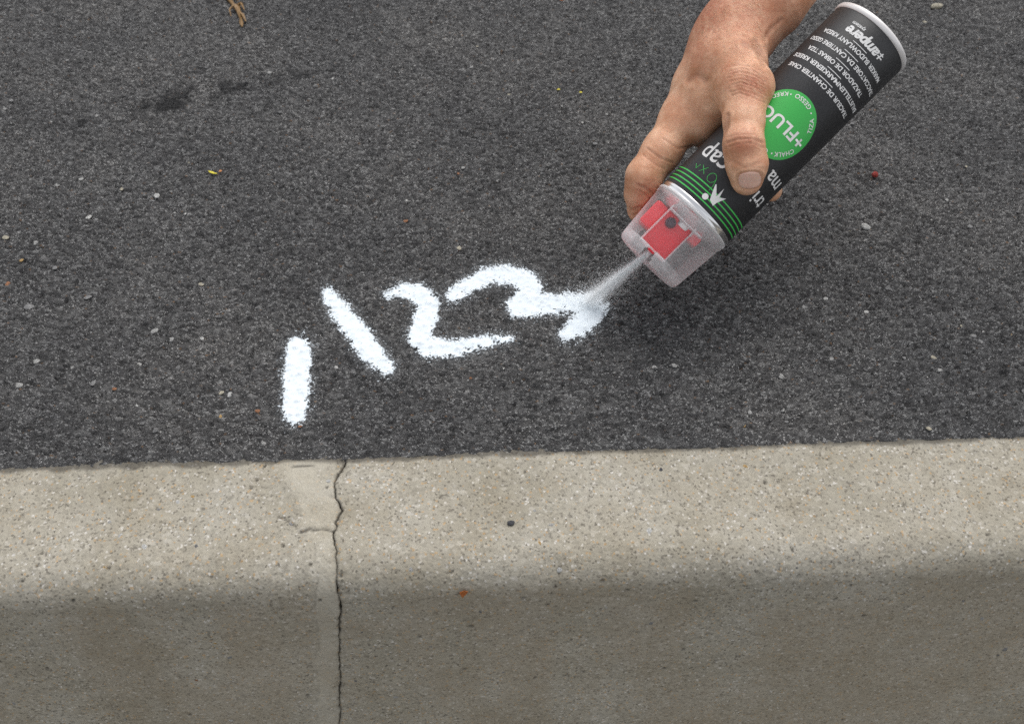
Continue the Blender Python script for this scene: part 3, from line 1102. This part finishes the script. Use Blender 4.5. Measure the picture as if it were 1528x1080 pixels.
def surface_net(lo, hi, h):
    n = np.ceil((hi - lo) / h).astype(int) + 1
    blk = 8
    nb = -(-n // blk)
    n = nb * blk
    D = np.empty(n, np.float32)
    ci = np.stack(np.meshgrid(*[np.arange(k) for k in nb], indexing='ij'), -1).reshape(-1, 3)
    cc = lo + (ci * blk + (blk - 1) / 2) * h
    cd = skin(cc)
    near = np.abs(cd) < blk * h * 0.95 + 0.004
    Db = np.repeat(cd[:, None], blk ** 3, 1)
    off = np.stack(np.meshgrid(*[np.arange(blk)] * 3, indexing='ij'), -1).reshape(-1, 3)
    pts = (lo + (ci[near][:, None, :] * blk + off[None]) * h).reshape(-1, 3)
    out = np.empty(len(pts), np.float32)
    for s in range(0, len(pts), 400000):
        out[s:s + 400000] = skin(pts[s:s + 400000])
    Db[near] = out.reshape(-1, blk ** 3)
    D = Db.reshape(*nb, blk, blk, blk).transpose(0, 3, 1, 4, 2, 5).reshape(n)
    S = D < 0
    act = np.zeros(n - 1, np.int8)
    for dx in (0, 1):
        for dy in (0, 1):
            for dz in (0, 1):
                act += S[dx:n[0] - 1 + dx, dy:n[1] - 1 + dy, dz:n[2] - 1 + dz]
    ai = np.argwhere((act > 0) & (act < 8))
    idx = np.full(n - 1, -1, np.int32)
    idx[tuple(ai.T)] = np.arange(len(ai))
    acc = np.zeros((len(ai), 3))
    cnt = np.zeros(len(ai))
    cor = [(a, b, c) for a in (0, 1) for b in (0, 1) for c in (0, 1)]
    for a in cor:
        for ax in range(3):
            if a[ax]:
                continue
            b = list(a)
            b[ax] = 1
            da = D[tuple((ai + a).T)]
            db = D[tuple((ai + b).T)]
            m = (da < 0) != (db < 0)
            t = np.where(m, da / np.where(m, da - db, 1), 0)
            pnt = np.array(a) + np.zeros((len(ai), 3))
            pnt[:, ax] += t
            acc += pnt * m[:, None]
            cnt += m
    v = lo + (ai + acc / cnt[:, None]) * h
    faces = []
    for ax in range(3):
        o1, o2 = (ax + 1) % 3, (ax + 2) % 3
        sl = [slice(1, k - 1) for k in n]
        sl2 = list(sl)
        sl[ax] = slice(0, n[ax] - 1)
        sl2[ax] = slice(1, n[ax])
        A_, B_ = S[tuple(sl)], S[tuple(sl2)]
        e = np.argwhere(A_ != B_)
        flip = B_[tuple(e.T)]
        st = np.ones(3, int)
        st[ax] = 0
        e = e + st
        q = []
        for p1, p2 in ((0, 0), (1, 0), (1, 1), (0, 1)):
            g = e.copy()
            g[:, o1] -= p1
            g[:, o2] -= p2
            q.append(idx[tuple(g.T)])
        q = np.stack(q, 1)
        q[flip] = q[flip][:, ::-1]
        faces.append(q)
    f = np.concatenate(faces)
    return v, f[(f >= 0).all(1)]


allp = np.array([c[0] for ch, _ in chains for c in ch])
allr = np.array([c[1] for ch, _ in chains for c in ch])
lo = (allp - allr[:, None]).min(0) - 0.006
hi = (allp + allr[:, None]).max(0) + 0.006
hv, hf = surface_net(lo, hi, 0.00095)


def to_world(v):
    return CAMP + v[:, :1] * RT + v[:, 1:2] * UP + v[:, 2:3] * FW


def skin_normal(p, e=0.0006):
    g = np.stack([skin(p + np.eye(3)[k] * e) - skin(p - np.eye(3)[k] * e) for k in range(3)], 1)
    return g / np.maximum(np.linalg.norm(g, axis=1, keepdims=True), 1e-9)


hn = skin_normal(hv)
hpx, hpy = 764 + F_PX * hv[:, 0] / hv[:, 2], 540 - F_PX * hv[:, 1] / hv[:, 2]
face_cam = smooth(0.0, 0.35, -(hn * hv / np.linalg.norm(hv, axis=1, keepdims=True)).sum(1))
disp = np.zeros(len(hv))
creases = [  # polyline, width, depth mm
    ([(1086, 213), (1100, 208), (1122, 207), (1138, 213)], 2.0, 0.55), ([(1088, 219), (1106, 213), (1124, 213), (1139, 220)], 1.6, 0.35), ([(1085, 205), (1104, 201), (1126, 202)], 1.6, 0.25),
    ([(1092, 240), (1110, 250), (1134, 243)], 2.2, 0.25),
    ([(990, 207), (1012, 222), (1034, 218)], 1.8, 0.35), ([(966, 222), (985, 236), (1004, 243)], 1.8, 0.5), ([(960, 232), (978, 246), (992, 252)], 1.6, 0.35),
    ([(952, 276), (962, 280), (974, 288)], 2.2, 0.9), ([(950, 282), (966, 292), (976, 300)], 1.8, 0.4), ([(946, 312), (956, 308), (966, 312)], 2.0, 0.6), ([(944, 322), (954, 318)], 1.6, 0.4),
    ([(1128, 62), (1134, 76), (1140, 96)], 5.0, 1.4), ([(1110, 66), (1126, 72), (1136, 82)], 5.0, 0.9), ([(1140, 60), (1150, 44), (1166, 30)], 3.0, 0.5),
    ([(1078, 203), (1084, 190), (1086, 172)], 3.0, 0.9), ([(1052, 120), (1040, 112), (1028, 120)], 5.0, 0.7),
]
for k in range(9):                                   # fine folds over the thumb's root
    y0 = 98 + 5.2 * k
    creases.append(([(1086 + 3 * (k % 3), y0 + 3), (1104, y0 - 1), (1122, y0 + 2 + k * 0.5), (1142 - 2 * (k % 2), y0 + 14)], 1.3, 0.24 + 0.09 * (k % 3)))
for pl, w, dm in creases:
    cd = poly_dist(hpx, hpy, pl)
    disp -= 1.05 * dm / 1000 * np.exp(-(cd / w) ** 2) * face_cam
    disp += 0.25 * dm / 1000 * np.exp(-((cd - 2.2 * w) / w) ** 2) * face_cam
disp += 0.0006 * (fbm(hpx / 22, hpy / 22, 8, 3) - 0.5)
# bed of the thumb nail: a groove all round the plate
TH0, TH1 = np.array([1111.0, 216.0]), np.array([1116.5, 268.0])
tdir = (TH1 - TH0) / np.linalg.norm(TH1 - TH0)
tsid = np.array([tdir[1], -tdir[0]])
NC, NW, NL = np.array([1119.0, 269.5]), 19.0, 13.0


def nail_uv(x, y):
    dx, dy = x - NC[0], y - NC[1]
    return dx * tsid[0] + dy * tsid[1], dx * tdir[0] + dy * tdir[1]


nu, nv_ = nail_uv(hpx, hpy)
sd = ((np.abs(nu) / NW) ** 3 + (np.abs(nv_) / NL) ** 3) ** (1 / 3)
disp += face_cam * (-0.00042 * smooth(1.22, 0.95, sd) + 0.0005 * np.exp(-((sd - 1.22) / 0.09) ** 2) * smooth(-NL * 0.2, -NL, nv_ - 6))
hv2 = hv + hn * disp[:, None]
hw = to_world(hv2)
arm_base = to_world(np.array([J(1103, 42, 0.768, 26)[0]]))[0]
hme = np_mesh("person", hw - arm_base, hf)
red = np.zeros(len(hv))
for (x, y, s, a) in ((1122, 128, 22, 0.8), (1095, 108, 22, 0.55), (1112, 212, 20, 0.75), (1040, 70, 34, 0.6), (1050, 15, 45, 0.85), (1130, 20, 60, 0.6), (1010, 165, 20, 0.35), (985, 240, 26, 0.35), (960, 285, 24, 0.5),
                     (958, 318, 18, 0.55), (1126, 280, 14, 0.35), (1135, 240, 14, 0.4)):
    red = np.maximum(red, 1.3 * a * np.exp(-((hpx - x) ** 2 + (hpy - y) ** 2) / (2 * s * s)))
attr(hme, "flush", red)
hair_mask = np.zeros(len(hv))
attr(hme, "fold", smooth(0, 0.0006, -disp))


def skin_mat():
    t = NT("skin")
    n1 = t.noise(55, 6, 0.65)
    c = t.mix(t.ramp(n1, [(0.34, 0.0), (0.66, 1.0)]), (0.55, 0.258, 0.132), (0.83, 0.51, 0.33))
    c = t.mix(t.math('MULTIPLY', t.at("flush"), t.ramp(t.noise(260, 4), [(0.3, 0.45), (0.65, 1.0)])), c, (0.40, 0.135, 0.068))
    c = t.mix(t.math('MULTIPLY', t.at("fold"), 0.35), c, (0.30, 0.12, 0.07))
    c = t.mix(t.ramp(t.noise(900, 3), [(0.45, 0.0), (0.8, 0.25)]), c, (0.30, 0.14, 0.08))
    ve = t.ramp(t.voro(780, "Distance", 'DISTANCE_TO_EDGE'), [(0.0, 0.0), (0.2, 1.0)])
    h = t.math('ADD', t.math('MULTIPLY', ve, 0.8), t.noise(420, 4))
    n = t.bump(h, 0.34, 0.0005)
    t.b.inputs["Subsurface Weight"].default_value = 0.12
    t.b.inputs["Subsurface Radius"].default_value = (0.004, 0.0016, 0.0008)
    t.b.inputs["Subsurface Scale"].default_value = 1.0
    return t.done(c, t.ramp(t.noise(300, 3), [(0.3, 0.36), (0.7, 0.52)]), n, **{"Specular IOR Level": 0.45})


M["skin"] = skin_mat()
nt = NT("nail")
wv_ = nt.n.new("ShaderNodeTexWave")
nt.l.new(nt.tc(), wv_.inputs[0])
wv_.inputs["Scale"].default_value = 180
wv_.inputs["Distortion"].default_value = 2.0
M["nail"] = nt.done(nt.mix(nt.noise(220, 3), (0.62, 0.34, 0.25), (0.78, 0.50, 0.40)), 0.3, nt.bump(wv_.outputs["Fac"], 0.12, 0.0003), **{"Subsurface Weight": 0.1})
M["hair"] = plain("body_hair", (0.50, 0.34, 0.20), 0.5)
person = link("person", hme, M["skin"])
person.location = arm_base
tag(person, "bare hand and forearm gripping the black spray can, thumb over its label", "person")

# thumb nail
gu, gv = np.meshgrid(np.linspace(-1, 1, 25), np.linspace(-1, 1, 25), indexing='ij')
sq = np.sqrt(1 - 0.50 * gv ** 2 * (gv > 0) - 0.36 * gv ** 2 * (gv < 0))
sv = np.sqrt(1 - 0.42 * gu ** 2)
nx = NC[0] + tsid[0] * gu * sq * NW + tdir[0] * gv * sv * NL
ny = NC[1] + tsid[1] * gu * sq * NW + tdir[1] * gv * sv * NL
dirs = np.stack([(nx - 764) / F_PX, (540 - ny) / F_PX, np.ones_like(nx)], -1).reshape(-1, 3)
tt = np.full(len(dirs), 0.66)
for _ in range(40):
    tt += np.clip(skin(dirs * tt[:, None]), -0.004, 0.004) * 0.8
np_ = dirs * tt[:, None]
nn = skin_normal(np_)
edge = np.maximum(np.abs(gu), np.abs(gv)).ravel()
np_ = np_ + nn * (0.0003 - 0.0005 * (gu.ravel() ** 2) - 0.0011 * smooth(0.88, 1.0, edge))[:, None]
nme = np_mesh("thumb_nail", to_world(np_) - arm_base, grid_faces(25, 25))
link("thumb_nail", nme, M["nail"], person)

# fine hairs on the wrist and the thumb's root
cand = np.where((face_cam > 0.6) & (hpy < 150) & (hpy > -20) & (hpx > 1040) & (hpx < 1140))[0]
pick = rng.choice(cand, 620, replace=False)
hvts, hfs = [], []
for i in pick:
    p0 = hv2[i]
    n_ = hn[i]
    g = np.array([0.75 + rng.normal(0, 0.25), -0.55 + rng.normal(0, 0.25), 0.0])
    g -= n_ * (g @ n_)
    g /= np.linalg.norm(g)
    l_ = rng.uniform(0.003, 0.0065)
    side = np.cross(n_, g)
    w_ = 0.00008
    pts = [p0, p0 + g * l_ * 0.5 + n_ * l_ * 0.22, p0 + g * l_ + n_ * l_ * 0.25]
    b0 = len(hvts)
    for q, ww in zip(pts, (w_, w_ * 0.8, w_ * 0.3)):
        hvts += [q - side * ww, q + side * ww]
    hfs += [(b0, b0 + 1, b0 + 3, b0 + 2), (b0 + 2, b0 + 3, b0 + 5, b0 + 4)]
hair = link("hair", np_mesh("hair", to_world(np.array(hvts)) - arm_base, hfs), M["hair"], person)
hair["kind"] = "stuff"

# ------------------------------------------------------------------ the jet of paint
S0 = B + AX * 0.2252 + N0 * 0.0185 + N1 * 0.0035
S1 = G(876, 452, 0.003)
sax = S1 - S0
sl_ = np.linalg.norm(sax)
sax /= sl_
sa = np.cross(sax, [0, 0, 1.0])
sa /= np.linalg.norm(sa)
sb = np.cross(sax, sa)
octv = np.array([(1, 1, 1), (1, -1, -1), (-1, 1, -1), (-1, -1, 1)], float)
octf = np.array([(0, 1, 2), (0, 3, 1), (0, 2, 3), (1, 3, 2)])
nd = 70000
tt = rng.random(nd) ** 1.3
rad = np.abs(rng.normal(0, 1, nd)) * (0.0006 + 0.0042 * tt ** 1.1)
wide = rng.random(nd) < 0.13
rad[wide] = np.abs(rng.normal(0, 1, wide.sum())) * (0.001 + 0.0125 * tt[wide])
an = rng.random(nd) * 2 * np.pi
ctr = S0 + sax * (tt * sl_)[:, None] + sa * (rad * np.cos(an))[:, None] + sb * (rad * np.sin(an))[:, None]
ctr = ctr[ctr[:, 2] > 0.001]
# the cloud that rolls up where the jet strikes
nc = 2500
cl = G(872, 450, 0.004) + rng.normal(0, 1, (nc, 3)) * np.array([0.008, 0.008, 0.004])
cl = cl[cl[:, 2] > 0.001]
ctr = np.concatenate([ctr, cl])
sz = rng.uniform(0.00006, 0.00015, len(ctr))
dv = ctr[:, None, :] + octv[None] * sz[:, None, None]
df = octf[None] + (np.arange(len(ctr)) * 4)[:, None, None]
mt = NT("paint_mist")
tl = mt.n.new("ShaderNodeBsdfTranslucent")
tl.inputs[0].default_value = (0.985, 0.99, 0.99, 1)
mt.done((0.985, 0.99, 0.99), 0.9)
mm_ = mt.n.new("ShaderNodeMixShader")
mm_.inputs[0].default_value = 0.5
mt.l.new(mt.b.outputs[0], mm_.inputs[1])
mt.l.new(tl.outputs[0], mm_.inputs[2])
mt.l.new(mm_.outputs[0], mt.out.inputs[0])
M["mist"] = mt.m
jet = link("paint_spray", np_mesh("paint_spray", dv.reshape(-1, 3) - S0, df.reshape(-1, 3)), M["mist"])
jet.data.polygons.foreach_set("use_smooth", np.zeros(len(jet.data.polygons), bool))
jet.location = S0
tag(jet, "fine white paint mist jetting from the clear cap down to the figure three", "spray", None, "stuff")

# ------------------------------------------------------------------ loose things lying about
def loose(name, x, y, size, kind, label, cat, on_kerb=False, flat=None, group=None):
    if on_kerb:
        u, s_ = kerb_hit(x, y)
        pos = kw(u, np.interp(s_, arc_s, prof[:, 0]), np.interp(s_, arc_s, prof[:, 1]))
        t = np.interp(s_, arc_s, prof[:, 2])
        n = -math.sin(t) * KN + math.cos(t) * np.array([0, 0, 1])
    else:
        u, v = uv_of(G(x, y))
        pos, n = kw(u, v, zpave(u, v)), (0, 0, 1)
    o = put_stone(None, pos, size, kind, 7 + len(name) % 3, n, sink=0.15, name=name)
    return tag(o, label, cat, group)


loose("pebble", 1290, 343, 0.0036, 'white', "loose white pebble on the asphalt past the can's shoulder", "pebble")
loose("pebble", 1397, 14, 0.0058, 'cream', "large cream pebble lying on the asphalt past the can's base", "pebble")
loose("pebble", 762, 781, 0.0022, 'dark', "small black pebble lying on the pale kerb", "pebble", True)
SM['red'] = stone_mat("stone_red", (0.30, 0.03, 0.02))
bme = bpy.data.meshes.new("berry")
bm = bmesh.new()
bmesh.ops.create_uvsphere(bm, u_segments=20, v_segments=14, radius=1.0)
for vtx in bm.verts:
    c = vtx.co
    k = 1 + 0.05 * math.sin(5 * c.x + 2 * c.y) + (-0.22 if c.z > 0.93 else 0)
    vtx.co = c * k
    vtx.co.z *= 0.92
bm.to_mesh(bme)
bm.free()
for p_ in bme.polygons:
    p_.use_smooth = True
u, v = uv_of(G(1304, 266))
berry = link("berry", bme, SM['red'])
berry.scale = (0.0029,) * 3
berry.location = Vector(kw(u, v, zpave(u, v) + 0.0022))
tag(berry, "small round dark red berry on the asphalt beside the can", "berry")


def scrap(name, x, y, outline, curl, mat, label, cat, on_kerb=False, rot=0.0, thick=0.0004, lift=0.0012):
    """a dry leaf scrap: a curled, thick sheet of the given outline (mm)"""
    if on_kerb:
        u, s_ = kerb_hit(x, y)
        pos = kw(u, np.interp(s_, arc_s, prof[:, 0]), np.interp(s_, arc_s, prof[:, 1]))
        t = np.interp(s_, arc_s, prof[:, 2])
        n = Vector(-math.sin(t) * KN + math.cos(t) * np.array([0, 0, 1]))
    else:
        u, v = uv_of(G(x, y))
        pos, n = kw(u, v, zpave(u, v)), Vector((0, 0, 1))
    bm = bmesh.new()
    vs_ = [bm.verts.new((a / 1000, b / 1000, 0)) for a, b in outline]
    f = bm.faces.new(vs_)
    bmesh.ops.triangulate(bm, faces=[f])
    bmesh.ops.subdivide_edges(bm, edges=bm.edges[:], cuts=2, use_grid_fill=True)
    for vtx in bm.verts:
        vtx.co.z = curl * (vtx.co.x ** 2 + 0.4 * vtx.co.y ** 2) * 1000 / 4 + 0.0003 * math.sin(vtx.co.x * 2100) * math.cos(vtx.co.y * 1700)
    r = bmesh.ops.extrude_face_region(bm, geom=bm.faces[:])
    for e in r['geom']:
        if isinstance(e, bmesh.types.BMVert):
            e.co.z += thick
    bmesh.ops.recalc_face_normals(bm, faces=bm.faces[:])
    me = bpy.data.meshes.new(name)
    bm.to_mesh(me)
    bm.free()
    o = link(name, me, mat)
    o.rotation_mode = 'QUATERNION'
    if on_kerb:
        xa = Vector(KD)
        ya = n.cross(xa)
        q = Matrix((xa, ya, n)).transposed().to_quaternion()
    else:
        q = Vector((0, 0, 1)).rotation_difference(n)
    o.rotation_quaternion = q @ Matrix.Rotation(rot, 3, 'Z').to_quaternion()
    o.location = Vector(pos) + n * lift
    return tag(o, label, cat)


LM = {k: plain("leaf_" + k, c, 0.6, 0, 0.35, 700, 0.3) for k, c in dict(rust=(0.30, 0.085, 0.012), yellow=(0.55, 0.47, 0.03), brown=(0.20, 0.115, 0.04), orange=(0.42, 0.17, 0.05)).items()}
scrap("leaf_scrap", 692, 884, [(-2.6, 1.8), (0.4, 3.2), (2.8, 2.6), (1.8, 0.2), (-0.6, -3.0), (-1.8, -1.6)], 0.25, LM['rust'], "rust brown leaf scrap stuck on the kerb's front", "leaf", True)
scrap("leaf_scrap", 319, 263, [(-4.4, 2.0), (-1.2, 2.2), (4.0, -1.2), (4.8, -2.8), (1.2, -1.4), (-3.2, 0.2)], 0.2, LM['yellow'], "bright yellow sliver of leaf on the asphalt", "leaf")
scrap("leaf_scrap", 330, 261, [(-1.4, -1), (1.2, -1.2), (1.7, 0.8), (-0.5, 1.4)], 0.2, LM['orange'], "tiny orange leaf crumb next to the yellow leaf sliver", "leaf")
scrap("leaf_scrap", 838, 2, [(-4, 5), (0, 7), (5, 5), (4, 0), (1, -4), (-2, -3)], 0.2, LM['rust'], "dry brown leaf lying on the asphalt away from the kerb", "leaf")
scrap("leaf_scrap", 833, 138, [(-1.6, -1), (1.2, -1), (1.9, 0.6), (-0.5, 1.2)], 0.2, LM['yellow'], "yellow petal crumb, duller of two lying together", "leaf")
scrap("leaf_scrap", 866, 144, [(-1.3, -1), (1.2, -1.2), (1.3, 1.0), (-0.8, 1.2)], 0.2, LM['yellow'], "yellow petal crumb, squarer of two lying together", "leaf")


def twig(paths, label):
    bm = bmesh.new()
    o0 = None
    for path in paths:
        pts = []
        for x, y, z, r in path:
            u, v = uv_of(G(x, y))
            pts.append((Vector(kw(u, v, zpave(u, v) + z / 1000)), r / 1000))
        o0 = pts[0][0].copy() if o0 is None else o0
        rings = []
        for k, (q, r) in enumerate(pts):
            d = (pts[min(k + 1, len(pts) - 1)][0] - pts[max(k - 1, 0)][0]).normalized()
            s1 = d.cross(Vector((0, 0, 1))).normalized()
            s2 = d.cross(s1)
            rings.append([bm.verts.new(q - o0 + (s1 * math.cos(a) + s2 * math.sin(a)) * r * random.uniform(0.7, 1.35)) for a in [i * math.pi / 4 for i in range(8)]])
        for a, b in zip(rings[:-1], rings[1:]):
            for i in range(8):
                bm.faces.new((a[i], a[(i + 1) % 8], b[(i + 1) % 8], b[i]))
        bm.faces.new(rings[0][::-1])
        bm.faces.new(rings[-1])
    bmesh.ops.recalc_face_normals(bm, faces=bm.faces[:])
    me = bpy.data.meshes.new("twig")
    bm.to_mesh(me)
    bm.free()
    o = link("twig", me, LM['brown'])
    o.location = o0
    return tag(o, label, "twig")


twig([[(300, -45, 3, 1.2), (312, -30, 2.6, 1.7), (322, -18, 2.5, 1.2), (331, -10, 2.2, 2.3), (338, -2, 2, 1.5), (344, 4, 2, 2.6), (349, 11, 2, 1.8), (354, 16, 2, 3.2), (357, 22, 2, 2.1), (359, 27, 2, 3.0), (360, 32, 2, 1.7), (361, 37, 2, 2.0), (362, 42, 1.5, 1.3), (362, 45, 1.5, 0.6)], [(336, -6, 4, 0.9), (345, -4, 5, 1.6), (352, 4, 5, 1.2), (357, 8, 4, 0.5)], [(352, 14, 4, 1.0), (362, 14, 5, 1.6), (366, 22, 4, 0.5)], [(356, 24, 4, 1.0), (364, 30, 4, 1.5), (368, 38, 3, 0.5)], [(350, 16, 3, 0.8), (344, 22, 4, 1.2), (346, 30, 3, 0.4)]], "short brown catkin twig lying on the asphalt")
